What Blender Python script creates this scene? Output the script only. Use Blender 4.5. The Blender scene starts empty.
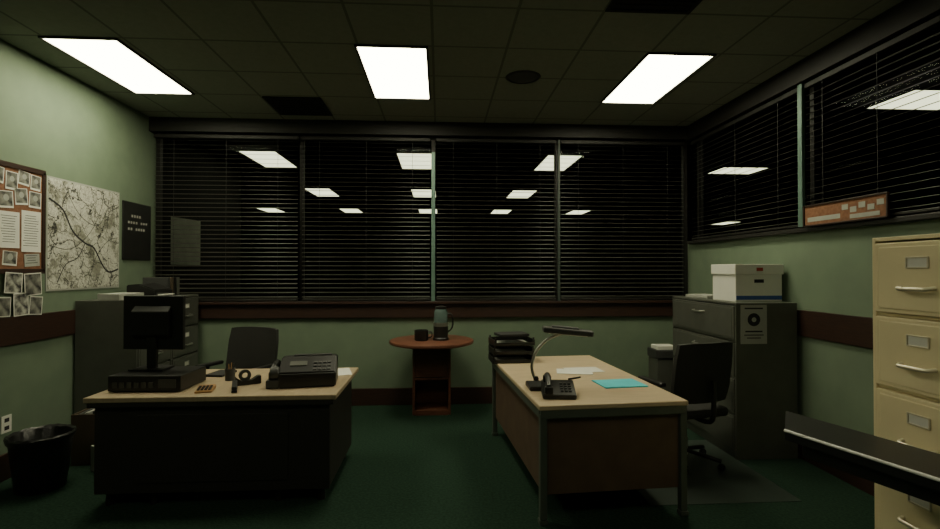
import bpy, bmesh, math, random
from mathutils import Vector, Matrix
random.seed(4)
S=bpy.context.scene
COL=S.collection
# ---------------------------------------------------------------- materials
def mat(name,c,rough=.6,metal=0,c2=None,scale=8,bump=0,spec=.5,emis=None,es=0,stretch=None):
    m=bpy.data.materials.new(name); m.use_nodes=True
    n=m.node_tree.nodes; l=m.node_tree.links; p=n['Principled BSDF']
    p.inputs['Roughness'].default_value=rough; p.inputs['Metallic'].default_value=metal
    p.inputs['Specular IOR Level'].default_value=spec
    tc=n.new('ShaderNodeTexCoord'); mp=n.new('ShaderNodeMapping')
    l.new(tc.outputs['Object'],mp.inputs[0])
    if stretch: mp.inputs['Scale'].default_value=stretch
    nz=n.new('ShaderNodeTexNoise'); nz.inputs['Scale'].default_value=scale; nz.inputs['Detail'].default_value=5
    l.new(mp.outputs[0],nz.inputs['Vector'])
    r=n.new('ShaderNodeValToRGB'); r.color_ramp.elements[0].position=.35; r.color_ramp.elements[1].position=.68
    if c2 is None: c2=tuple(x*.86 for x in c)
    r.color_ramp.elements[0].color=(*c2,1); r.color_ramp.elements[1].color=(*c,1)
    l.new(nz.outputs['Fac'],r.inputs[0]); l.new(r.outputs[0],p.inputs['Base Color'])
    if bump:
        b=n.new('ShaderNodeBump'); b.inputs['Strength'].default_value=bump; b.inputs['Distance'].default_value=.01
        l.new(nz.outputs['Fac'],b.inputs['Height']); l.new(b.outputs[0],p.inputs['Normal'])
    if emis:
        p.inputs['Emission Color'].default_value=(*emis,1); p.inputs['Emission Strength'].default_value=es
    return m
M={}
M['wall']=mat('green_paint',(.160,.215,.145),.8,c2=(.14,.19,.13),scale=5,bump=.05)
M['trim']=mat('dark_brown_wood',(.042,.020,.013),.45,c2=(.026,.013,.010),scale=10,stretch=(1,1,12))
M['blackframe']=mat('black_frame_paint',(.018,.017,.015),.5)
M['slat']=mat('dark_blind_slats',(.045,.043,.034),.45)
M['post']=mat('grey_green_post',(.15,.25,.21),.4,.3)
M['postdim']=mat('dim_post',(.05,.07,.06),.5)  # darker copy of the post colour, for the post in weaker light
M['black']=mat('black_plastic',(.014,.014,.013),.4,c2=(.010,.010,.010))
M['black2']=mat('black_soft',(.022,.022,.02),.7,bump=.1,scale=60)
M['charcoal']=mat('charcoal_plastic',(.05,.052,.05),.5)
M['greycab']=mat('grey_cabinet_paint',(.10,.105,.088),.45,.1)
M['tancab']=mat('cream_cabinet_paint',(.88,.77,.49),.4,c2=(.82,.71,.445),scale=3)
M['tanhandle']=mat('cream_metal',(.70,.64,.48),.3,.3)
M['chrome']=mat('brushed_metal',(.5,.5,.46),.3,.9)
M['edge']=mat('bright_metal_edge',(.92,.92,.86),.3,.0)
M['tan']=mat('tan_laminate',(.58,.455,.30),.45,c2=(.51,.40,.26),scale=6,stretch=(1,6,1))
M['tan2']=mat('tan_laminate_dark',(.43,.335,.215),.5,c2=(.365,.285,.185),scale=6,stretch=(6,1,1))
M['deskdark']=mat('dark_desk_metal',(.026,.023,.019),.55)
M['deskbrown']=mat('brown_desk_panel',(.12,.078,.050),.6,c2=(.095,.06,.04))
M['deskgrey']=mat('grey_green_desk_frame',(.10,.12,.10),.5,.2)
M['wood']=mat('red_brown_wood',(.18,.07,.04),.45,c2=(.125,.047,.028),scale=7,stretch=(1,1,8))
M['paper']=mat('white_paper',(.75,.75,.68),.8,c2=(.7,.7,.64),scale=3)
M['paper2']=mat('grey_paper',(.40,.41,.37),.8)
M['ink']=mat('dark_ink',(.02,.02,.02),.8)
M['cyan']=mat('cyan_folder',(.08,.62,.72),.6,c2=(.07,.57,.66))
M['blue']=mat('blue_print',(.05,.12,.35),.7)
M['red']=mat('red_print',(.45,.06,.04),.7)
M['orange']=mat('orange_cork',(.27,.125,.065),.85,c2=(.20,.085,.042),scale=40,bump=.2)
M['card']=mat('brown_cardboard',(.09,.065,.04),.8)
M['cup']=mat('amber_plastic',(.40,.22,.08),.4)
M['matt']=mat('grey_chair_mat',(.042,.057,.048),.35,c2=(.037,.051,.043))
M['rubber']=mat('black_bag',(.014,.014,.014),.35,bump=.6,scale=14)
M['water']=mat('dark_blue_glass',(.10,.15,.14),.12,spec=.8)
M['dark']=mat('black_and_unlit_surface',(.006,.006,.006),.9)  # near-black: vents, and the unlit look of the office beyond put into colour
M['light']=mat('cream_light_panel',(.9,.9,.8),.6,emis=(1,.96,.66),es=19)
M['lightfill']=mat('added_fill_light_panel',(.9,.9,.8),.6,emis=(1,.96,.70),es=4.5)  # glow of the added fill panels, out of view overhead
M['light2']=mat('cream_light_panel_beyond',(.9,.9,.8),.6,emis=(1,.95,.66),es=2.6)
M['carpet']=mat('dark_green_carpet',(.024,.052,.034),.95,c2=(.013,.030,.020),scale=55,bump=.5,spec=.1)
def ceilmat(name,tile,grid):
    m=bpy.data.materials.new(name); m.use_nodes=True; n=m.node_tree.nodes; l=m.node_tree.links; p=n['Principled BSDF']
    p.inputs['Roughness'].default_value=.9; p.inputs['Specular IOR Level'].default_value=.2
    g=n.new('ShaderNodeNewGeometry'); s=n.new('ShaderNodeSeparateXYZ'); l.new(g.outputs['Position'],s.inputs[0])
    outs=[]
    for ax,off,sz in (('X',.64,.583),('Y',-3.9,.6)):
        a=n.new('ShaderNodeMath'); a.operation='ADD'; a.inputs[1].default_value=off+sz*40; l.new(s.outputs[ax],a.inputs[0])
        d=n.new('ShaderNodeMath'); d.operation='DIVIDE'; d.inputs[1].default_value=sz; l.new(a.outputs[0],d.inputs[0])
        f=n.new('ShaderNodeMath'); f.operation='FRACT'; l.new(d.outputs[0],f.inputs[0])
        q=n.new('ShaderNodeMath'); q.operation='PINGPONG'; q.inputs[1].default_value=.5; l.new(f.outputs[0],q.inputs[0])
        t=n.new('ShaderNodeMath'); t.operation='LESS_THAN'; t.inputs[1].default_value=.018; l.new(q.outputs[0],t.inputs[0])
        outs.append(t)
    mx=n.new('ShaderNodeMath'); mx.operation='MAXIMUM'; l.new(outs[0].outputs[0],mx.inputs[0]); l.new(outs[1].outputs[0],mx.inputs[1])
    nz=n.new('ShaderNodeTexNoise'); nz.inputs['Scale'].default_value=30; l.new(g.outputs['Position'],nz.inputs['Vector'])
    r=n.new('ShaderNodeValToRGB'); r.color_ramp.elements[0].color=(*[x*.8 for x in tile],1); r.color_ramp.elements[1].color=(*tile,1); l.new(nz.outputs['Fac'],r.inputs[0])
    mix=n.new('ShaderNodeMix'); mix.data_type='RGBA'; l.new(mx.outputs[0],mix.inputs[0]); l.new(r.outputs[0],mix.inputs[6]); mix.inputs[7].default_value=(*grid,1)
    l.new(mix.outputs[2],p.inputs['Base Color']); return m
M['ceil']=ceilmat('ceiling_tiles',(.27,.29,.25),(.14,.15,.13))
M['ceil2']=ceilmat('ceiling_tiles_beyond_shaded',(.012,.012,.011),(.005,.005,.005))  # tile colour darkened to stand for the unlit room beyond
m=M['glass']=bpy.data.materials.new('window_glass'); m.use_nodes=True; n=m.node_tree.nodes; l=m.node_tree.links
n.remove(n['Principled BSDF']); t=n.new('ShaderNodeBsdfTransparent'); t.inputs[0].default_value=(.86,.9,.86,1)
g=n.new('ShaderNodeBsdfGlossy'); g.inputs['Roughness'].default_value=.02; x=n.new('ShaderNodeMixShader'); x.inputs[0].default_value=.002
l.new(t.outputs[0],x.inputs[1]); l.new(g.outputs[0],x.inputs[2]); l.new(x.outputs[0],n['Material Output'].inputs[0])
def mapmat():
    m=bpy.data.materials.new('city_map_print'); m.use_nodes=True; n=m.node_tree.nodes; l=m.node_tree.links; p=n['Principled BSDF']; p.inputs['Roughness'].default_value=.7
    tc=n.new('ShaderNodeTexCoord')
    nz=n.new('ShaderNodeTexNoise'); nz.inputs['Scale'].default_value=4; nz.inputs['Detail'].default_value=9; nz.inputs['Roughness'].default_value=.6; l.new(tc.outputs['Object'],nz.inputs['Vector'])
    add=n.new('ShaderNodeMixRGB'); add.inputs[0].default_value=.3; l.new(tc.outputs['Object'],add.inputs[1]); l.new(nz.outputs['Color'],add.inputs[2])
    def lines(scale,w0,w1,c0,c1):
        v=n.new('ShaderNodeTexVoronoi'); v.feature='DISTANCE_TO_EDGE'; v.inputs['Scale'].default_value=scale; l.new(add.outputs[0],v.inputs['Vector'])
        r=n.new('ShaderNodeValToRGB'); r.color_ramp.elements[0].position=w0; r.color_ramp.elements[0].color=(*c0,1); r.color_ramp.elements[1].position=w1; r.color_ramp.elements[1].color=(*c1,1); l.new(v.outputs[0],r.inputs[0]); return r
    r=lines(30,.0,.07,(.22,.22,.20),(.58,.58,.51)); r1=lines(8,.012,.035,(.18,.18,.17),(1,1,1)); r2=lines(2.4,.006,.016,(.06,.06,.055),(1,1,1))
    n3=n.new('ShaderNodeTexNoise'); n3.inputs['Scale'].default_value=4.5; n3.inputs['Detail'].default_value=12; n3.inputs['Roughness'].default_value=.75; l.new(tc.outputs['Object'],n3.inputs['Vector'])
    r3=n.new('ShaderNodeValToRGB'); r3.color_ramp.elements[0].position=.50; r3.color_ramp.elements[0].color=(1,1,1,1); r3.color_ramp.elements[1].position=.58; r3.color_ramp.elements[1].color=(.42,.42,.38,1); l.new(n3.outputs[0],r3.inputs[0])
    cur=r
    for o in (r1,r2,r3):
        k=n.new('ShaderNodeMixRGB'); k.blend_type='MULTIPLY'; k.inputs[0].default_value=1; l.new(cur.outputs[0],k.inputs[1]); l.new(o.outputs[0],k.inputs[2]); cur=k
    l.new(cur.outputs[0],p.inputs['Base Color']); return m
M['map']=mapmat()
M['photo']=mat('grey_photo_print',(.5,.5,.44),.5,c2=(.02,.02,.02),scale=22)
M['photo2']=mat('dark_photo_print',(.3,.3,.26),.5,c2=(.015,.015,.015),scale=14)
# ---------------------------------------------------------------- mesh helpers
def finish(name,bm,mt,parent=None,loc=(0,0,0),rz=0,rot=None,smooth=False):
    me=bpy.data.meshes.new(name); bmesh.ops.recalc_face_normals(bm,faces=bm.faces[:]); bm.to_mesh(me); bm.free()
    me.materials.append(M[mt] if isinstance(mt,str) else mt)
    if smooth:
        me.shade_smooth(); me.set_sharp_from_angle(angle=math.radians(40))
    o=bpy.data.objects.new(name,me); COL.objects.link(o)
    o.location=loc; o.rotation_euler=rot if rot else (0,0,rz)
    if parent: o.parent=parent
    return o
def addbox(bm,c,s,bev=0,rot=None):
    r=bmesh.ops.create_cube(bm,size=1); vs=r['verts']
    for v in vs: v.co=Vector((v.co.x*s[0],v.co.y*s[1],v.co.z*s[2]))
    if bev:
        es=list({e for v in vs for e in v.link_edges})
        q=bmesh.ops.bevel(bm,geom=es,offset=bev,segments=2,affect='EDGES',profile=.5)
        vs=list({v for f in q['faces'] for v in f.verts}|{v for v in vs if v.is_valid})
    mt=Matrix.Translation(c)
    if rot: mt=mt@rot
    bmesh.ops.transform(bm,matrix=mt,verts=vs)
def boxes(name,lst,mt,parent=None,loc=(0,0,0),rz=0,bev=.004,rot=None):
    bm=bmesh.new()
    for b in lst:
        addbox(bm,b[0],b[1],bev,b[2] if len(b)>2 else None)
    return finish(name,bm,mt,parent,loc,rz,rot)
def lathe(name,prof,mt,parent=None,loc=(0,0,0),seg=32,rot=None):
    bm=bmesh.new(); rings=[]
    for r,z in prof:
        if r<1e-5: rings.append([bm.verts.new((0,0,z))])
        else: rings.append([bm.verts.new((r*math.cos(2*math.pi*i/seg),r*math.sin(2*math.pi*i/seg),z)) for i in range(seg)])
    for a,b in zip(rings,rings[1:]):
        for i in range(seg):
            j=(i+1)%seg
            if len(a)==1 and len(b)==1: continue
            if len(a)==1: bm.faces.new((a[0],b[j],b[i]))
            elif len(b)==1: bm.faces.new((a[i],a[j],b[0]))
            else: bm.faces.new((a[i],a[j],b[j],b[i]))
    return finish(name,bm,mt,parent,loc,rot=rot,smooth=True)
def tube(name,pts,r,mt,parent=None,loc=(0,0,0),seg=10,rz=0,smoothpts=4):
    P=[Vector(p) for p in pts]
    if smoothpts and len(P)>2:
        Q=[]
        for i in range(len(P)-1):
            p0=P[max(i-1,0)];p1=P[i];p2=P[i+1];p3=P[min(i+2,len(P)-1)]
            for k in range(smoothpts):
                t=k/smoothpts
                Q.append(.5*((2*p1)+(p2-p0)*t+(2*p0-5*p1+4*p2-p3)*t*t+(3*p1-p0-3*p2+p3)*t**3))
        Q.append(P[-1]); P=Q
    bm=bmesh.new(); rings=[]; up=Vector((.13,.21,1)).normalized()
    for i,p in enumerate(P):
        d=(P[min(i+1,len(P)-1)]-P[max(i-1,0)]).normalized()
        if abs(d.dot(up))>.95: up=Vector((1,.1,0)).normalized()
        a=(up-d*up.dot(d)).normalized(); b=d.cross(a); up=a
        rings.append([bm.verts.new(p+r*(a*math.cos(2*math.pi*k/seg)+b*math.sin(2*math.pi*k/seg))) for k in range(seg)])
    for A,B in zip(rings,rings[1:]):
        for k in range(seg):
            bm.faces.new((A[k],A[(k+1)%seg],B[(k+1)%seg],B[k]))
    bm.faces.new(rings[0]); bm.faces.new(rings[-1])
    return finish(name,bm,mt,parent,loc,rz,smooth=True)
def prism(name,poly,z0,z1,mt,parent=None,loc=(0,0,0),rz=0,rot=None,bev=.003):
    bm=bmesh.new(); lo=[bm.verts.new((x,y,z0)) for x,y in poly]; hi=[bm.verts.new((x,y,z1)) for x,y in poly]
    bm.faces.new(lo); bm.faces.new(hi); n=len(poly)
    for i in range(n): bm.faces.new((lo[i],lo[(i+1)%n],hi[(i+1)%n],hi[i]))
    if bev: bmesh.ops.bevel(bm,geom=bm.edges[:],offset=bev,segments=2,affect='EDGES')
    return finish(name,bm,mt,parent,loc,rz,rot)
def side_prism(name,prof,w,mt,parent=None,loc=(0,0,0),rz=0,bev=.003):
    bm=bmesh.new(); n=len(prof)
    a=[bm.verts.new((-w/2,y,z)) for y,z in prof]; b=[bm.verts.new((w/2,y,z)) for y,z in prof]
    bm.faces.new(a); bm.faces.new(b)
    for i in range(n): bm.faces.new((a[i],a[(i+1)%n],b[(i+1)%n],b[i]))
    if bev: bmesh.ops.bevel(bm,geom=bm.edges[:],offset=bev,segments=2,affect='EDGES')
    return finish(name,bm,mt,parent,loc,rz)
def tag(o,label,cat,group=None):
    o['label']=label; o['category']=cat
    if group: o['group']=group
    return o
def thing(name,loc,rz,label,cat,group=None):
    e=bpy.data.objects.new(name,None); e.empty_display_size=.1; e.location=loc; e.rotation_euler=(0,0,rz); COL.objects.link(e)
    return tag(e,label,cat,group)
def struct(o,label=None,cat=None):
    o['kind']='structure'
    if label: o['label']=label
    if cat: o['category']=cat
    return o
R=math.radians
XL,XR,YB,H=-3.32,3.08,6.0,3.35
Y0=-1.5
# ---------------------------------------------------------------- shell
struct(boxes('floor',[(((XL+XR)/2,(Y0+YB)/2,-.05),(XR-XL+.3,YB-Y0+.3,.1))],'carpet',bev=0),'dark green office carpet','floor')
struct(boxes('ceiling',[(((XL+XR)/2,(Y0+YB)/2,H+.05),(XR-XL+.3,YB-Y0+.3,.1))],'ceil',bev=0),'dark grey tiled suspended ceiling','ceiling')
struct(boxes('wall_left',[((XL-.075,(Y0+YB)/2,H/2),(.15,YB-Y0+.3,H))],'wall',bev=0),'green painted wall','wall')
struct(boxes('wall_front',[(((XL+XR)/2,Y0-.075,H/2),(XR-XL,.15,H))],'wall',bev=0),'green painted wall','wall')
struct(boxes('wall_back',[(((XL+XR)/2,YB+.075,.6),(XR-XL,.15,1.2)),(((XL+XR)/2,YB+.075,3.28),(XR-XL,.15,.14))],'wall',bev=0),'green painted wall under wide interior window','wall')
struct(boxes('wall_right',[((XR+.075,(Y0+YB)/2,.96),(.15,YB-Y0+.3,1.92)),((XR+.075,(Y0+YB)/2,3.27),(.15,YB-Y0+.3,.16)),
   ((XR+.075,(Y0+.9)/2,2.55),(.15,.9-Y0,1.3))],'wall',bev=0),'green painted wall with high interior window','wall')
struct(boxes('baseboard_back',[(((XL+XR)/2,YB-.012,.1),(XR-XL,.024,.2))],'trim'),'dark brown baseboard','baseboard')
struct(boxes('baseboard_left',[((XL+.012,(Y0+YB)/2,.1),(.024,YB-Y0,.2))],'trim'),'dark brown baseboard','baseboard')
struct(boxes('baseboard_right',[((XR-.012,(Y0+YB)/2,.1),(.024,YB-Y0,.2))],'trim'),'dark brown baseboard','baseboard')
struct(boxes('trim_1',[(((XL+XR)/2,YB-.02,1.13),(XR-XL,.04,.19)),(((XL+XR)/2,YB-.04,1.215),(XR-XL,.08,.03))],'trim'),'dark brown wooden window sill band','sill')
struct(boxes('trim_2',[((XL+.012,(Y0+YB)/2,1.13),(.024,YB-Y0,.22))],'trim'),'dark brown wooden wall rail','rail')
struct(boxes('trim_3',[((XR-.012,(Y0+YB)/2,1.15),(.024,YB-Y0,.22))],'trim'),'dark brown wooden wall rail','rail')
struct(boxes('trim_4',[((XR-.03,3.4,1.935),(.06,5.1,.035))],'blackframe'),'black sill under the high window','sill')
struct(boxes('trim_5',[(((XL+XR)/2,YB-.05,3.27),(XR-XL,.1,.16))],'blackframe'),'black header above the wide window','trim')
struct(boxes('trim_6',[((XR-.04,3.4,3.26),(.08,5.1,.18))],'blackframe'),'black header above the high window','trim')
wf=struct(boxes('window_1',[(((XL+XR)/2,YB+.07,1.24),(XR-XL,.06,.05)),(((XL+XR)/2,YB+.07,3.2),(XR-XL,.06,.05))]+
   [((x,YB+.07,2.22),(.05,.06,1.92)) for x in (XL+.03,-1.64,-.08,1.43,XR-.03)],'blackframe'),'wide black framed interior office window','window')
boxes('glass_pane',[(((XL+XR)/2,YB+.09,2.22),(XR-XL-.08,.006,1.9))],'glass',parent=wf,bev=0)
wf2=struct(boxes('window_2',[((XR+.07,3.4,1.95),(.06,5.0,.05)),((XR+.07,3.4,3.19),(.06,5.0,.05))]+
   [((XR+.07,y,2.57),(.06,.05,1.22)) for y in (.93,2.57,4.01,5.87)],'blackframe'),'black framed high interior window','window')
boxes('glass_pane',[((XR+.09,3.4,2.57),(.006,4.9,1.2))],'glass',parent=wf2,bev=0)
struct(boxes('trim_7',[((-.08,YB-.055,2.11),(.045,.03,1.78))],'post'),'pale green metal window post','post')
struct(boxes('trim_8',[((1.43,YB-.055,2.20),(.03,.03,1.94))],'postdim'),'metal window post, dimness put into its colour','post')
struct(boxes('trim_9',[((XR-.055,4.01,2.56),(.03,.05,1.2))],'post'),'pale green metal window post','post')
def blinds(loc,rz,w,zb,zt,label):
    e=thing('window_blinds',loc,rz,label,'blinds','dark horizontal blinds on the interior windows')
    boxes('headrail',[((0,0,zt-.02),(w,.045,.04))],'blackframe',e,bev=.003)
    bm=bmesh.new(); z=zb+.05; rt=Matrix.Rotation(R(14),4,'X')
    while z<zt-.05:
        addbox(bm,(0,0,z),(w-.01,.042,.0022),0,rt); z+=.052
    finish('slats',bm,'slat',e)
    boxes('bottom_rail',[((0,0,zb+.015),(w-.01,.04,.02))],'blackframe',e,bev=.003)
    for k in (-.36,0,.36):
        tube('cord',[(k*w,-.024,zb+.02),(k*w,-.024,zt-.03)],.002,'charcoal',e,seg=6,smoothpts=0)
    return e
for a,b in ((XL+.03,-1.66),(-1.62,-.115),(-.045,1.405),(1.455,XR-.09)):
    blinds(((a+b)/2,YB-.03,0),0,b-a,1.235,3.17,'dark horizontal blinds lowered over the wide interior window')
for a,b in ((.95,2.55),(2.59,3.97),(4.05,5.86)):
    blinds((XR-.03,(a+b)/2,0),R(-90),b-a,1.96,3.15,'dark horizontal blinds lowered over the high interior window')
# neighbouring office, its darkness painted as near-black surfaces
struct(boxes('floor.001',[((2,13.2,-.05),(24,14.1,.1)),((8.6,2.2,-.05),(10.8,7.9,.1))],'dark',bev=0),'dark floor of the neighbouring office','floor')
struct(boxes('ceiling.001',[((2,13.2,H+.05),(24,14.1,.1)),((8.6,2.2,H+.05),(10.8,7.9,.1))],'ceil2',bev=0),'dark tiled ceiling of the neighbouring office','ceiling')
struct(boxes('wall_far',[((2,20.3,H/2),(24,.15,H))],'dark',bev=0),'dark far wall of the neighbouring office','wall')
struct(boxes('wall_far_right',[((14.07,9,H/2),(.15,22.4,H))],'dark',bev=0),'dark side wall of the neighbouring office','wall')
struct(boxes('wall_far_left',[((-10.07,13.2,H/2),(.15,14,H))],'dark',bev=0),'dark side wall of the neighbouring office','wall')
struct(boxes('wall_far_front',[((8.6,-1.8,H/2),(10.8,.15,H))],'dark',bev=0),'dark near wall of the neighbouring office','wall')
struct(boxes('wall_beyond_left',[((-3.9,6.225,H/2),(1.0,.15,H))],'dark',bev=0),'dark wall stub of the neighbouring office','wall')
def lightfix(x,y,sx,sy,mt,label,grp):
    e=thing('ceiling_light',(x,y,H),0,label,'ceiling light',grp)
    t=.018
    boxes('frame',[((-sx/2+t/2,0,-.008),(t,sy,.016)),((sx/2-t/2,0,-.008),(t,sy,.016)),((0,-sy/2+t/2,-.008),(sx-2*t,t,.016)),((0,sy/2-t/2,-.008),(sx-2*t,t,.016))],'blackframe',e,bev=.002)
    boxes('diffuser',[((0,0,-.005),(sx-2*t,sy-2*t,.008))],mt,e,bev=0)
    return e
for x in (-2.715,-.38,1.95):
    lightfix(x,4.5,.57,1.2,'light','glowing cream recessed rectangular ceiling light','recessed ceiling lights in the office')
    lightfix(x,.9,.57,1.2,'lightfill','added dim fill light panel above the camera','recessed ceiling lights in the office')  # unseen row added to lift the ambient light on desk fronts
for y,xs in ((8.05,(-2.68,-.38,1.9)),(11.4,(-4.95,-2.63,-.36,1.86)),(14.85,(-4.9,-2.6,-.35,1.82,4.15)),):
    for x in xs: lightfix(x,y,.56,1.2,'light2','small glowing ceiling light in the dark neighbouring office','ceiling lights in the neighbouring office')
for x,y,sx,sy in ((5.16,4.82,1.2,.6),(5.2,8.45,.82,.6),(10.6,18,.6,1.2)):
    lightfix(x,y,sx,sy,'light2','glowing ceiling light beyond the high window','ceiling lights in the neighbouring office')
def vent(x,y,s):
    e=thing('ceiling_vent',(x,y,H),0,'black square ceiling air vent','vent')
    boxes('frame',[((0,-s/2+.015,-.006),(s,.03,.012)),((0,s/2-.015,-.006),(s,.03,.012)),((-s/2+.015,0,-.006),(.03,s-.06,.012)),((s/2-.015,0,-.006),(.03,s-.06,.012))],'dark',e,bev=.002)
    boxes('louvers',[((0,-s/2+.06+k*.055,-.006),(s-.06,.03,.006)) for k in range(int((s-.08)/.055))],'dark',e,bev=0)
    boxes('backing',[((0,0,-.001),(s-.06,s-.06,.002))],'dark',e,bev=0)
vent(-1.5,5.42,.58); vent(1.4,3.0,.58)
sp=thing('ceiling_speaker',(.75,4.47,H),0,'round black ceiling speaker grille','speaker')
lathe('rim',[(.0,-.001),(.15,-.001),(.16,-.006),(.15,-.014),(.135,-.016),(.13,-.008),(0,-.008)],'black',sp)
lathe('grille',[(0,-.018),(.07,-.016),(.128,-.009)],'charcoal',sp)
# ---------------------------------------------------------------- filing cabinets
def cabinet(loc,rz,w,d,h,n,mt,hm,label,grp,base=.06,lab=True,hw=.075,hz=-.12,lz=.2):
    e=thing('filing_cabinet',loc,rz,label,'filing cabinet',grp)
    t=.018
    boxes('body',[((-w/2+t/2,0,h/2),(t,d,h)),((w/2-t/2,0,h/2),(t,d,h)),((0,0,h-t/2),(w-2*t,d,t)),((0,d/2-t/2,(h-t)/2),(w-2*t,t,h-t)),((0,.0,base/2),(w-2*t,d-.02,base))]
        +[((0,-d/2+.03,base+(h-t-base)/n*k),(w-2*t,.04,.012)) for k in range(1,n)],mt,e,bev=.003)
    dh=(h-t-base)/n
    for k in range(n):
        zc=base+dh*(k+.5)
        dr=boxes('drawer',[((0,0,0),(w-2*t-.01,.03,dh-.018)),((0,-.016,0),(w-2*t-.05,.006,dh-.055))],mt,e,(0,-d/2+.008,zc),bev=.005)
        z=dh*hz
        tube('handle',[(-hw,-.018,z),(-hw+.008,-.045,z-.004),(-hw+.03,-.05,z-.006),(hw-.03,-.05,z-.006),(hw-.008,-.045,z-.004),(hw,-.018,z)],.009,hm,dr)
        if lab:
            boxes('label_holder',[((0,-.022,dh*lz+.022),(.1,.006,.006)),((0,-.022,dh*lz-.022),(.1,.006,.006)),((-.048,-.022,dh*lz),(.006,.006,.044)),((.048,-.022,dh*lz),(.006,.006,.044))],hm,dr,bev=.001)
            boxes('label_card',[((0,-.0205,dh*lz),(.088,.002,.038))],'paper',dr,bev=0)
    return e
for y in (5.03,5.62):
    cabinet((-3.03,y,0),R(90),.58,.54,1.32,4,'greycab','chrome','tall grey metal filing cabinet against the green wall','grey filing cabinets by the map wall')
cabinet((2.765,4.66,0),R(-90),1.15,.54,1.32,4,'greycab','chrome','wide grey metal lateral filing cabinet under the high window',None,lab=False,hw=.09,hz=.22)
cabinet((2.36,2.0,0),R(-90),.47,.66,1.75,5,'tancab','tanhandle','tall cream metal filing cabinet with label holders',None)
e=thing('notice_poster',(2.65,4.0834,1.14),0,'white notice with dark round badge taped to grey cabinet','poster')
boxes('sheet',[((0,0,0),(.23,.003,.33))],'paper2',e,bev=0)
lathe('badge',[(0,.0),(.055,.0),(.055,.002),(0,.002)],'ink',e,(0,-.002,.04),rot=(R(90),0,0))
lathe('badge_center',[(0,.0),(.02,.0),(.02,.002),(0,.002)],'paper2',e,(0,-.0035,.04),rot=(R(90),0,0))
for zz,ww,hh in ((.135,.16,.012),(-.06,.15,.012),(-.09,.17,.008),(-.115,.12,.008)):
    boxes('print_line',[((0,-.002,zz),(ww,.002,hh))],'ink',e,bev=0)
def archive_box(loc,rz,w,d,h,label):
    e=thing('archive_box',loc,rz,label,'storage box')
    boxes('box_body',[((0,0,(h-.02)/2),(w-.02,d-.02,h-.02))],'paper',e,bev=.004)
    boxes('lid',[((0,0,h-.045),(w,d,.09))],'paper',e,bev=.004)
    boxes('blue_stripe',[((0,-d/2+.008,.035),(w-.03,.004,.035))],'blue',e,bev=0)
    boxes('red_mark',[((0,-d/2-.001,h-.045),(.06,.003,.03))],'red',e,bev=0)
    boxes('hand_hole',[((0,-d/2+.009,h*.55),(.09,.003,.03))],'ink',e,bev=.001)
    return e
archive_box((2.80,4.42,1.321),R(3),.46,.36,.33,'white cardboard archive box with lid and blue stripe')
tag(boxes('paper_stack',[((0,0,.015),(.24,.32,.03))],'paper2',loc=(2.7,4.93,1.321),rz=.2),'stack of grey paper on the grey cabinet','paper')
# ---------------------------------------------------------------- left wall things
e=thing('bulletin_board',(XL,3.84,2.0),0,'orange cork bulletin board with dark wooden frame','bulletin board')
boxes('cork',[((.008,0,0),(.012,1.04,.78))],'orange',e,bev=0)
boxes('frame',[((.012,0,.41),(.024,1.1,.04)),((.012,0,-.41),(.024,1.1,.04)),((.012,-.535,0),(.024,.03,.82)),((.012,.535,0),(.024,.03,.82))],'trim',e,bev=.002)
def pinned(y,z,w,h,kind,tilt=0,depth=.018):
    rot=(R(tilt),0,0)
    if kind=='photo':
        e=thing('pinned_photo',(XL+depth,y,z),0,'black and white portrait photo pinned on cork board','photo','pinned portrait photos'); e.rotation_euler=rot
        boxes('print',[((0,0,0),(.002,w,h))],'paper',e,bev=0); boxes('picture',[((.0015,0,.005),(.001,w*.86,h*.84))],'photo2',e,bev=0)
        lathe('portrait_head',[(0,0),(w*.2,0),(w*.2,.001),(0,.001)],'paper2',e,(.002,0,h*.1),rot=(0,R(90),0),seg=20)
    else:
        e=thing('pinned_note',(XL+depth,y,z),0,'white typed note pinned on the cork board','note','pinned notes'); e.rotation_euler=rot
        boxes('sheet',[((0,0,0),(.002,w,h))],'paper' if kind=='note' else 'paper2',e,bev=0)
        nn=int(h*.8/.02)
        for k in range(nn):
            boxes('text_line',[((.0015,random.uniform(-.01,.0),h*.38-k*.02),(.001,w*random.uniform(.5,.8),.004))],'ink',e,bev=0)
for y,z,w,h in ((4.29,2.31,.10,.12),(4.175,2.33,.11,.11),(4.06,2.29,.11,.14),(3.93,2.32,.12,.12),(3.79,2.3,.12,.15),(4.285,2.17,.12,.13),(4.15,2.18,.12,.13),(4.01,2.14,.13,.13),(3.87,2.15,.12,.13),(4.05,1.69,.13,.11)):
    pinned(y,z,w,h,'photo',random.uniform(-7,7))
for i,(y,z,w,h) in enumerate(((4.25,1.91,.19,.33),(4.04,1.91,.19,.28),(3.80,1.9,.22,.3),(4.26,1.68,.15,.10))): pinned(y,z,w,h,'note' if i!=3 else 'n2',random.uniform(-4,4))
for y,z,w,h,tl in ((4.26,1.485,.17,.18,3),(4.075,1.50,.16,.16,-4),(4.29,1.31,.13,.15,-5),(4.145,1.33,.14,.18,2),(3.98,1.32,.14,.15,-3)):
    e=thing('taped_photo',(XL+.028,y,z),0,'black and white photo taped below the cork board','photo','taped photos below the board'); e.rotation_euler=(R(tl),0,0)
    boxes('print',[((0,0,0),(.002,w,h))],'paper',e,bev=0); boxes('picture',[((.0015,0,.0),(.001,w-.015,h-.015))],random.choice(['photo','photo2']),e,bev=0)
e=thing('city_map',(XL,4.9,1.91),0,'large black and white city map on green wall','map')
boxes('sheet',[((.004,0,0),(.006,.96,.98))],'paper2',e,bev=0)
boxes('map_print',[((.008,0,0),(.002,.93,.95))],'map',e,bev=0)
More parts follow.
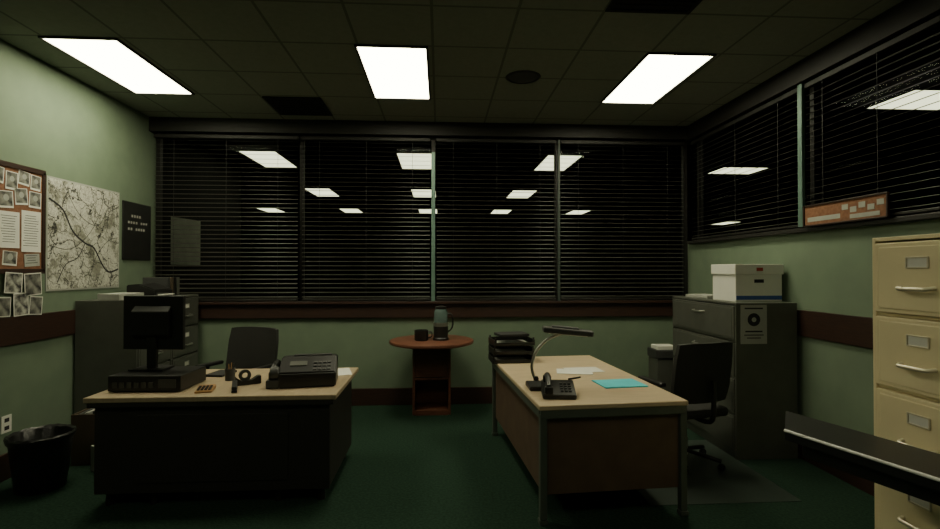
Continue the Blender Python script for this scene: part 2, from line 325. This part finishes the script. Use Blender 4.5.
for nm,pts,rr in (('river',[(0,-.46,.30),(0,-.30,.22),(0,-.18,.04),(0,-.02,-.06),(0,.1,-.10),(0,.22,-.26),(0,.32,-.33),(0,.46,-.30)],.009),
                  ('river_branch',[(0,-.02,-.06),(0,-.12,-.2),(0,-.26,-.26),(0,-.36,-.42)],.005),
                  ('main_road',[(0,-.3,.46),(0,-.1,.2),(0,.15,.12),(0,.3,.3),(0,.45,.36)],.003),
                  ('main_road',[(0,-.45,-.1),(0,-.2,-.12),(0,.05,.05),(0,.2,.3),(0,.22,.46)],.003),
                  ('main_road',[(0,.02,-.45),(0,.12,-.2),(0,.3,-.02),(0,.45,.02)],.003)):
    o=tube(nm,pts,rr,'ink',e,(.0095,0,0),seg=6); o.scale=(.12,1,1)
e=thing('letter_board',(XL,5.68,2.02),0,'small black letter board with white lettering','sign')
boxes('panel',[((.008,0,0),(.018,.5,.62))],'black',e)
for r_,nn in ((0,4),(1,8),(2,7)):
    for k in range(nn):
        if (r_,k) in ((1,4),(2,2)): continue
        boxes('letter',[((.0175,-.16+.045*k+(.06 if r_==0 else 0),.16-.07*r_),(.002,.026,.026))],'paper2',e,bev=0)
e=thing('wall_outlet',(XL,4.05,.42),0,'white electrical wall outlet above the baseboard','outlet')
boxes('plate',[((.004,0,0),(.008,.09,.13))],'paper',e,bev=.002)
for zz in (.03,-.03): boxes('socket',[((.009,0,zz),(.002,.04,.03))],'ink',e,bev=0)
e=thing('photo_strip_board',(XR-.075,3.56,2.037),0,'narrow orange board with small photos on window sill','board')
boxes('panel',[((0,0,0),(.012,.76,.16))],'orange',e)
boxes('frame',[((-.007,0,.083),(.02,.78,.012)),((-.007,0,-.078),(.02,.78,.012)),((-.007,-.386,0),(.02,.012,.15)),((-.007,.386,0),(.02,.012,.15))],'trim',e,bev=.002)
for k in range(5): boxes('small_photo',[((-.008,-.33+.075*k,.03-.025*(k%2)),(.002,.055,.04))],'paper2',e,bev=0)
boxes('note_strip',[((-.008,.18,-.03),(.002,.33,.035))],'paper2',e,bev=0)
boxes('note_strip',[((-.008,-.2,-.045),(.002,.25,.03))],'paper2',e,bev=0)
e=thing('light_switch',(XR,3.3,1.62),0,'small dark wall switch plate','switch')
boxes('plate',[((-.004,0,0),(.008,.08,.12))],'greycab',e,bev=.002); boxes('toggle',[((-.012,0,.0),(.012,.015,.03))],'paper2',e,bev=.002)
tag(boxes('grey_panel',[((0,0,0),(.02,.62,.62))],'paper2',loc=(-3.42,6.95,1.98),rz=R(-8)),'plain grey notice panel in the dark neighbouring office','grey_panel')  # plain panel standing for a paler grey patch beyond the blinds
struct(boxes('wall_beyond',[((-3.53,7.6,H/2),(.15,2.6,H))],'dark',bev=0),'dark partition in the neighbouring office','wall')
# ---------------------------------------------------------------- left desk
e=thing('office_desk',(-1.54,3.96,0),0,'dark metal office desk with tan laminate top','desk')
boxes('desktop',[((0,0,.73),(1.66,.96,.035))],'tan2',e,bev=.006)
boxes('top_edge_band',[((0,-.468,.695),(1.62,.012,.035))],'deskdark',e)
boxes('modesty_panel',[((-.0,-.43,.39),(1.56,.02,.6)),((0,-.443,.39),(1.0,.008,.46))],'deskdark',e,bev=.003)
for sx in (-1,1):
    p=boxes('drawer_pedestal',[((0,0,0),(.42,.84,.6))],'deskdark',e,(sx*.57,0,.40),bev=.005)
    for k in range(3):
        d=boxes('drawer',[((0,.425,-.2+.2*k),(.39,.015,.18))],'deskdark',p,bev=.003)
        boxes('handle',[((0,.44,-.2+.2*k+.04),(.12,.015,.015))],'chrome',d,bev=.003)
    for y in (-.38,.38):
        lathe('foot',[(0,0),(.03,0),(.022,.1),(0,.1)],'black',e,(sx*.71,y,0),seg=16)
        lathe('foot',[(0,0),(.03,0),(.022,.1),(0,.1)],'black',e,(sx*.42,y,0),seg=16)
zd=.7485
e=thing('desktop_computer',(-2.05,3.80,zd),R(-2),'flat black desktop computer case under the monitor','computer')
boxes('case',[((0,0,.06),(.50,.36,.11))],'black',e,bev=.006)
for k in range(6): boxes('rear_port',[((-.2+.05*k,-.184,.05),(.032,.006,.04))],'charcoal',e,bev=.002)
boxes('rear_vent_grille',[((.16,-.184,.06),(.12,.005,.06))],'charcoal',e,bev=0)
for x in (-.22,.22):
    for y in (-.15,.15): lathe('foot',[(0,0),(.015,0),(.015,.007),(0,.007)],'black',e,(x,y,0),seg=12)
e=thing('computer_monitor',(-2.12,3.86,zd+.116),R(-6),'black computer monitor seen from behind on desktop case','monitor')
boxes('screen_housing',[((0,0,.345),(.46,.035,.40))],'black',e,bev=.008)
boxes('screen',[((0,.019,.345),(.42,.004,.35))],'charcoal',e,bev=0)
side_prism('rear_bulge',[(-.017,.22),(-.017,.47),(-.06,.43),(-.06,.26)],.28,'black',e)
boxes('stand_neck',[((0,-.02,.13),(.07,.03,.26))],'black',e)
prism('stand_base',[(-.13,-.1),(.13,-.1),(.1,.09),(-.1,.09)],0,.015,'black',e)
e=thing('fax_telephone',(-.98,3.84,zd),R(8),'bulky black fax machine with handset and keys','fax machine')
side_prism('body',[(-.15,0),(.15,0),(.15,.19),(.02,.20),(-.15,.11)],.40,'black',e,bev=.01)
boxes('paper_slot',[((.02,.08,.2),(.28,.05,.012))],'charcoal',e)
pp=Matrix.Rotation(R(28),4,'X')
for i in range(4):
    for j in range(3): boxes('key',[((.05+.033*i,-.12+.034*j,.128+.018*j),(.024,.022,.012),pp)],'charcoal',e,bev=.002)
boxes('display',[((-.07,-.06,.16),(.12,.05,.01),pp)],'greycab',e,bev=.001)
lathe('paper_roller',[(0,-.03),(.04,-.03),(.045,-.02),(.045,.02),(.04,.03),(0,.03)],'charcoal',e,(-.23,-.10,.105),rot=(0,R(90),0),seg=24)
boxes('handset_cradle',[((-.24,0,.03),(.09,.29,.06))],'charcoal',e,bev=.008)
tube('handset',[(-.24,-.10,.12),(-.24,-.05,.145),(-.24,.03,.155),(-.24,.09,.15),(-.24,.12,.12)],.021,'black',e)
boxes('receiver',[((-.24,.11,.085),(.06,.06,.07))],'black',e,bev=.014)
boxes('mouthpiece',[((-.24,-.10,.085),(.06,.06,.07))],'black',e,bev=.014)
e=thing('stapler',(-1.45,3.64,zd),R(20),'black stapler on the tan desktop','stapler')
side_prism('stapler_base',[(-.09,0),(.09,0),(.09,.015),(-.09,.015)],.035,'black',e)
side_prism('stapler_arm',[(-.085,.022),(.088,.014),(.088,.055),(.06,.06),(-.08,.04)],.032,'black',e)
e=thing('tape_dispenser',(-1.43,3.83,zd),R(-60),'black tape dispenser with roll on desktop','tape dispenser')
side_prism('dispenser_body',[(-.09,0),(.09,0),(.09,.06),(.07,.06),(.03,.03),(-.05,.03),(-.09,.07)],.055,'black',e)
lathe('tape_roll',[(.02,-.012),(.042,-.012),(.042,.012),(.02,.012),(.02,-.012)],'charcoal',e,(0,-.02,.07),rot=(0,R(90),0))
e=thing('pen_cup',(-1.62,3.98,zd),0,'small black pen cup with pencils','pen cup')
lathe('cup',[(0,0),(.035,0),(.038,.09),(.033,.09),(.032,.01),(0,.01)],'charcoal',e)
for k in range(4):
    a=k*1.6; tube('pencil',[(0.01*math.cos(a),.01*math.sin(a),.012),(.03*math.cos(a),.03*math.sin(a),.13)],.0035,'cup' if k%2 else 'black',e,seg=6,smoothpts=0)
e=thing('desk_calculator',(-1.65,3.64,zd),R(12),'small amber calculator with dark keys','calculator')
side_prism('calculator_body',[(-.07,0),(.07,0),(.07,.03),(-.07,.012)],.11,'cup',e)
for i in range(4):
    for j in range(4): boxes('key',[((-.036+.024*i,-.045+.022*j,.020+.0028*j),(.016,.014,.008))],'ink',e,bev=.001)
tag(boxes('paper_sheet',[((0,0,.001),(.21,.29,.002))],'paper',loc=(-.85,4.24,zd),rz=R(15),bev=0),'loose white paper sheet on tan desktop','paper')
tag(boxes('notebook',[((0,0,.009),(.15,.21,.018))],'ink',loc=(-1.78,4.2,zd),rz=R(-10)),'small black notebook on the tan desktop','notebook')
# ---------------------------------------------------------------- chairs
def chair(loc,rz,label,hw=.26,sq=0):
    e=thing('office_chair',loc,rz,label,'office chair')
    for k in range(5):
        a=2*math.pi*k/5+.3; c,s=math.cos(a),math.sin(a)
        tube('base_arm',[(.03*c,.03*s,.105),(.16*c,.16*s,.09),(.29*c,.29*s,.07)],.017,'black',e)
        lathe('caster',[(0,-.02),(.022,-.02),(.028,-.012),(.028,.012),(.022,.02),(0,.02)],'black',e,(.29*c,.29*s,.028),rot=(R(90),0,a),seg=16)
    lathe('gas_lift',[(0,.07),(.035,.07),(.035,.22),(.022,.22),(.022,.42),(0,.42)],'chrome',e,seg=20)
    bm=bmesh.new(); addbox(bm,(0,0,.46),(.5,.48,.08),.03); 
    finish('seat',bm,'black2',e,smooth=True)
    bm=bmesh.new(); N=12; K=8; gr=[]
    for side in (0,1):
        g=[]
        for i in range(N+1):
            row=[]
            for j in range(K+1):
                u=-1+2*i/N; v=j/K
                w=hw*(1-(.06 if sq else .10)*max(0,v-.7)/.3)*(1-.1*max(0,.2-v)/.2)
                x=u*w; y=-.25-.07*v+.05*u*u+(.0 if side==0 else .035)
                row.append(bm.verts.new((x,y,.55+.48*v-(.012 if sq else .03)*abs(u)**4*(1 if v>.8 else 0))))
            g.append(row)
        gr.append(g)
    for g in gr:
        for i in range(N):
            for j in range(K): bm.faces.new((g[i][j],g[i+1][j],g[i+1][j+1],g[i][j+1]))
    a,b=gr
    for i in range(N):
        bm.faces.new((a[i][0],a[i+1][0],b[i+1][0],b[i][0])); bm.faces.new((a[i][K],a[i+1][K],b[i+1][K],b[i][K]))
    for j in range(K):
        bm.faces.new((a[0][j],a[0][j+1],b[0][j+1],b[0][j])); bm.faces.new((a[N][j],a[N][j+1],b[N][j+1],b[N][j]))
    finish('backrest',bm,'black2',e,smooth=True)
    tube('back_support',[(0,-.1,.41),(0,-.3,.42),(0,-.335,.55),(0,-.335,.75)],.02,'black',e)
    for s in (-1,1):
        tube('armrest',[(s*.22,0,.43),(s*.30,0,.46),(s*.31,.02,.6),(s*.31,.02,.67)],.016,'black',e)
        boxes('arm_pad',[((s*.31,.0,.69),(.06,.30,.035))],'black',e,bev=.012)
    return e
chair((-1.93,4.86,0),R(158),'black office chair tucked behind the dark desk',hw=.29,sq=1)
chair((2.02,4.06,.004),R(14),'black office chair with armrests standing on the floor mat',hw=.27,sq=1)
# ---------------------------------------------------------------- right desk
RD=(1.06,4.02,0); RA=R(4)
e=thing('office_desk',RD,RA,'metal desk with tan top, brown panels and grey legs','desk')
W,Dp=1.0,1.76
boxes('desktop',[((0,0,.732),(W,Dp,.032))],'tan',e,bev=.007)
for nm,c,s in (('edge_frame',(0,-Dp/2+.02,.69),(W-.02,.03,.055)),('edge_frame',(0,Dp/2-.02,.69),(W-.02,.03,.055)),('edge_frame',(-W/2+.02,0,.69),(.03,Dp-.06,.055)),('edge_frame',(W/2-.02,0,.69),(.03,Dp-.06,.055))):
    boxes(nm,[(c,s)],'deskgrey',e)
for x in (-1,1):
    for y in (-1,1):
        boxes('leg',[((x*(W/2-.03),y*(Dp/2-.03),.36),(.045,.045,.66)),((x*(W/2-.03),y*(Dp/2-.03),.015),(.055,.055,.03))],'deskgrey',e)
boxes('end_panel',[((0,-Dp/2+.045,.42),(W-.1,.02,.49))],'deskbrown',e)
boxes('side_panel',[((-W/2+.045,0,.42),(.02,Dp-.1,.49))],'deskbrown',e)
for yy in (.5,-.48):
    p=boxes('drawer_pedestal',[((.2,yy,.41),(.42,.58,.5))],'deskbrown',e)
    for k in range(2):
        d=boxes('drawer',[((.42,yy,.29+.24*k),(.016,.5,.22))],'deskbrown',p,bev=.003); boxes('handle',[((.435,yy,.33+.24*k),(.015,.12,.015))],'chrome',d,bev=.003)
def tray(z,k):
    t=thing('letter_tray',(.66+.004*k,4.66,z),R(3+2*k),'black stacking letter tray with papers','letter tray','stacked black letter trays')
    w,d=.38,.26; h=.055
    boxes('tray_base',[((0,0,.004),(w,d,.006))],'black',t,bev=.001)
    boxes('tray_wall',[((-w/2+.003,0,h/2),(.006,d,h)),((w/2-.003,0,h/2),(.006,d,h)),((0,d/2-.003,h/2),(w-.012,.006,h)),((0,-d/2+.003,.015),(w-.012,.006,.03))]+[((sx*(w/2-.012),sy*(d/2-.012),h/2+.01),(.014,.014,h+.02)) for sx in(-1,1) for sy in (-1,1)],'black',t,bev=.001)
    boxes('tray_papers',[((0,-.005,.014),(.29,.22,.014))],'paper2',t,bev=.001)
for k in range(3): tray(zd+.001+k*.079,k)
tag(boxes('paper_stack',[((0,0,.012),(.28,.2,.024))],'ink',loc=(.67,4.66,zd+.001+3*.079),rz=R(12)),'dark folders lying on the letter trays','folder')
e=thing('desk_lamp',(.73,3.57,zd),R(0),'desk lamp with curved metal arm and flat black head','desk lamp')
side_prism('lamp_base',[(-.09,0),(.10,0),(.10,.035),(.03,.05),(-.09,.03)],.20,'black',e,bev=.006)
tube('lamp_arm',[(-.03,.05,.04),(-.06,.06,.14),(-.03,.06,.25),(.03,.05,.325),(.10,.04,.37),(.16,.03,.39)],.011,'chrome',e)
lathe('arm_joint',[(0,0),(.018,0),(.02,.02),(.013,.035),(0,.035)],'black',e,(-.03,.05,.042),seg=20)
hh=boxes('lamp_shade',[((0,0,0),(.36,.11,.04)),((-.02,0,.024),(.2,.06,.02))],'charcoal',e,(.2,.03,.405),rot=(0,R(5),R(-6)),bev=.01)
boxes('lamp_tube',[((0,0,-.022),(.28,.06,.008))],'paper',hh,bev=.003)
e=thing('desk_telephone',(.80,3.35,zd),R(-8),'black desk telephone with handset in front of the lamp','telephone')
side_prism('body',[(-.10,0),(.10,0),(.10,.09),(-.10,.03)],.22,'black',e,bev=.005)
for i in range(3):
    for j in range(4): boxes('key',[((.02+.027*i,-.055+.03*j,.048+.009*j),(.019,.019,.012))],'charcoal',e,bev=.002)
tube('handset',[(-.07,-.095,.08),(-.07,-.03,.115),(-.07,.04,.13),(-.07,.09,.12)],.02,'black',e)
boxes('mouthpiece',[((-.07,-.09,.06),(.055,.05,.05))],'black',e,bev=.01)
boxes('receiver',[((-.07,.085,.098),(.055,.05,.05))],'black',e,bev=.01)
for x,y,r,w,d in ((1.22,4.2,5,.3,.21),(1.12,4.12,-12,.29,.2)):
    tag(boxes('paper_sheet',[((0,0,.001),(w,d,.002))],'paper',loc=(x,y,zd+(.0005 if r>0 else .003)),rz=R(r),bev=0),'loose white paper sheet on the tan desk','paper','papers on the tan desk')
e=thing('cyan_folder',(1.34,3.68,zd),R(6),'bright cyan folder lying on tan desk','folder')
boxes('back_cover',[((0,0,.001),(.33,.26,.002))],'cyan',e,bev=0); boxes('front_cover',[((0,-.004,.006),(.33,.25,.002))],'cyan',e,bev=0); boxes('contents',[((0,0,.0035),(.3,.23,.003))],'paper',e,bev=0)
tag(boxes('marker_pen',[((0,0,.007),(.13,.013,.013))],'ink',loc=(1.05,3.86,zd),rz=R(30),bev=.004),'black marker pen on tan desk','pen')
# ---------------------------------------------------------------- round table
e=thing('side_table',(-.09,5.50,0),0,'round red-brown wooden side table with open shelf base','table')
lathe('tabletop',[(0,.795),(.42,.795),(.455,.805),(.46,.82),(.455,.835),(.44,.84),(0,.84)],'wood',e,seg=48)
for s in (-1,1): boxes('side_panel',[((s*.195,.2,.40),(.03,.34,.79))],'wood',e)
boxes('rear_panel',[((0,.36,.40),(.36,.02,.79))],'wood',e)
boxes('shelf',[((0,.19,.40),(.36,.32,.025))],'wood',e)
boxes('plinth',[((0,.19,.03),(.36,.32,.06))],'wood',e)
boxes('upper_door',[((0,.04,.605),(.355,.02,.37)),((0,.028,.605),(.28,.008,.29))],'wood',e)
tz=.8405
e=thing('coffee_maker',(.01,5.46,tz),0,'tall dark coffee press with dark glass upper body','coffee press')
lathe('press_base',[(0,0),(.085,0),(.088,.02),(.08,.03),(0,.03)],'black',e)
lathe('press_body',[(0,.03),(.078,.03),(.08,.15),(0,.15)],'black',e)
lathe('silver_band',[(0,.15),(.082,.15),(.082,.19),(0,.19)],'chrome',e)
lathe('glass_jar',[(0,.19),(.072,.19),(.075,.3),(.06,.335),(0,.335)],'water',e)
lathe('cap',[(0,.335),(.06,.335),(.06,.36),(.02,.372),(0,.372)],'black',e)
tube('handle',[(.07,0,.28),(.12,0,.27),(.125,0,.14),(.07,0,.08)],.009,'black',e)
e=thing('coffee_mug',(-.20,5.44,tz),0,'wide black coffee mug on the round table','mug')
lathe('mug_body',[(0,0),(.068,0),(.075,.01),(.075,.11),(.07,.11),(.066,.012),(0,.012)],'black',e)
tube('handle',[(.07,0,.09),(.11,0,.085),(.11,0,.04),(.07,0,.025)],.008,'black',e)
# ---------------------------------------------------------------- misc left side
e=thing('waste_bin',(-2.93,3.88,0),0,'black round waste bin with plastic liner','waste bin')
lathe('bin_body',[(0,0),(.145,0),(.15,.01),(.19,.38),(.195,.39),(.185,.39),(.14,.015),(0,.015)],'black',e)
bm=bmesh.new(); seg=48; prof=[(.197,.36),(.204,.392),(.196,.405),(.18,.395),(.165,.30),(.12,.22),(0.001,.2)]
rings=[[bm.verts.new(((r+random.uniform(0,.004))*math.cos(2*math.pi*i/seg),(r+random.uniform(0,.004))*math.sin(2*math.pi*i/seg),z+random.uniform(-.005,.005))) for i in range(seg)] for r,z in prof]
for a,b in zip(rings,rings[1:]):
    for i in range(seg): bm.faces.new((a[i],a[(i+1)%seg],b[(i+1)%seg],b[i]))
finish('bin_liner',bm,'rubber',e,smooth=True)
e=thing('cardboard_box',(-2.82,4.47,0),R(4),'open dark cardboard box full of paper files','box')
boxes('box_walls',[((0,0,.005),(.40,.34,.01)),((-.196,0,.21),(.008,.34,.41)),((.196,0,.21),(.008,.34,.41)),((0,-.166,.21),(.384,.008,.41)),((0,.166,.21),(.384,.008,.41))],'card',e,bev=.001)
for k in range(6):
    boxes('file',[((-.15+.055*k,0,.215),(.02,.3,.40+.02*(k%3)))],'paper2' if k%3==1 else 'charcoal',e,bev=.002)
tag(boxes('paper_bundle',[((0,0,.10),(.05,.16,.20))],'paper2',loc=(-2.70,4.16,0),rz=R(60)),'upright white bundle of papers beside cardboard box','paper')
cz=1.3215
e=thing('label_printer',(-2.95,5.29,cz),R(90),'small black office printer on grey cabinet','printer')
side_prism('body',[(-.14,0),(.14,0),(.14,.13),(.02,.14),(-.14,.08)],.32,'black',e,bev=.008)
boxes('paper_output',[((0,-.15,.03),(.24,.06,.01))],'paper',e,bev=.001)
tag(boxes('paper_stack',[((0,0,.03),(.3,.22,.06))],'paper2',loc=(-3.0,4.91,cz),rz=R(80)),'stack of grey papers on grey cabinet','paper')
for k in range(4):
    tag(boxes('box_file',[((0,0,.10),(.26,.05,.20))],('charcoal','card','black','greycab')[k],loc=(-3.02,5.53+.065*k,cz),rz=0),'upright '+('charcoal','brown','black','grey')[k]+' box file on grey cabinet','file','box files on the grey cabinet')
# ---------------------------------------------------------------- floor mat, shredder
tag(prism('floor_mat',[(-.52,-.7),(.55,-.7),(.55,.55),(-.52,.55)],0,.003,'matt',loc=(1.95,4.03,.0003),bev=0),'thin grey plastic chair mat on the carpet','floor mat')
e=thing('paper_shredder',(2.56,5.6,0),0,'grey shredder bin topped with white papers','shredder')
boxes('bin',[((0,0,.3),(.26,.24,.6))],'greycab',e,bev=.01); boxes('head',[((0,0,.65),(.28,.26,.1))],'charcoal',e,bev=.012); boxes('paper_pile',[((0,0,.72),(.22,.18,.04))],'paper',e,bev=.002)
# ---------------------------------------------------------------- console table
dx,dy=.289,-.957
A=(1.5,2.1);B=(1.72,2.4); L=1.35
C=(B[0]+dx*L,B[1]+dy*L); Dd=(A[0]+dx*L,A[1]+dy*L)
o=thing('console_table',(1.75,1.6,0),0,'black console table with thin bright metal edge strip','table')
loc=lambda p:(p[0]-1.75,p[1]-1.6)
prism('tabletop',[loc(A),loc(B),loc(C),loc(Dd)],.86,.9,'black',o)
tube('metal_edge',[(*loc(A),.901),(*loc(Dd),.901)],.0065,'edge',o,smoothpts=0)
def lerp(p,q,t): return (p[0]+(q[0]-p[0])*t,p[1]+(q[1]-p[1])*t)
ins=[lerp(lerp(A,B,a),lerp(Dd,C,a),b) for a,b in ((.12,.06),(.88,.06),(.88,.97),(.12,.97))]
prism('apron',[loc(p) for p in ins],.80,.86,'black',o)
ped=[lerp(lerp(A,B,a),lerp(Dd,C,a),b) for a,b in ((.15,.5),(.85,.5),(.85,.95),(.15,.95))]
prism('pedestal',[loc(p) for p in ped],0,.80,'black',o)
# ---------------------------------------------------------------- world, camera
w=bpy.data.worlds.new('World'); S.world=w; w.use_nodes=True
w.node_tree.nodes['Background'].inputs[0].default_value=(.5,.7,.6,1); w.node_tree.nodes['Background'].inputs[1].default_value=.01
cd=bpy.data.cameras.new('camera'); cam=bpy.data.objects.new('camera',cd); COL.objects.link(cam)
cd.sensor_width=36; cd.lens=500/940*36; cd.clip_start=.05
cam.location=(0,0,1.6); cam.rotation_euler=(R(90+.63),0,R(-3.44)); S.camera=cam
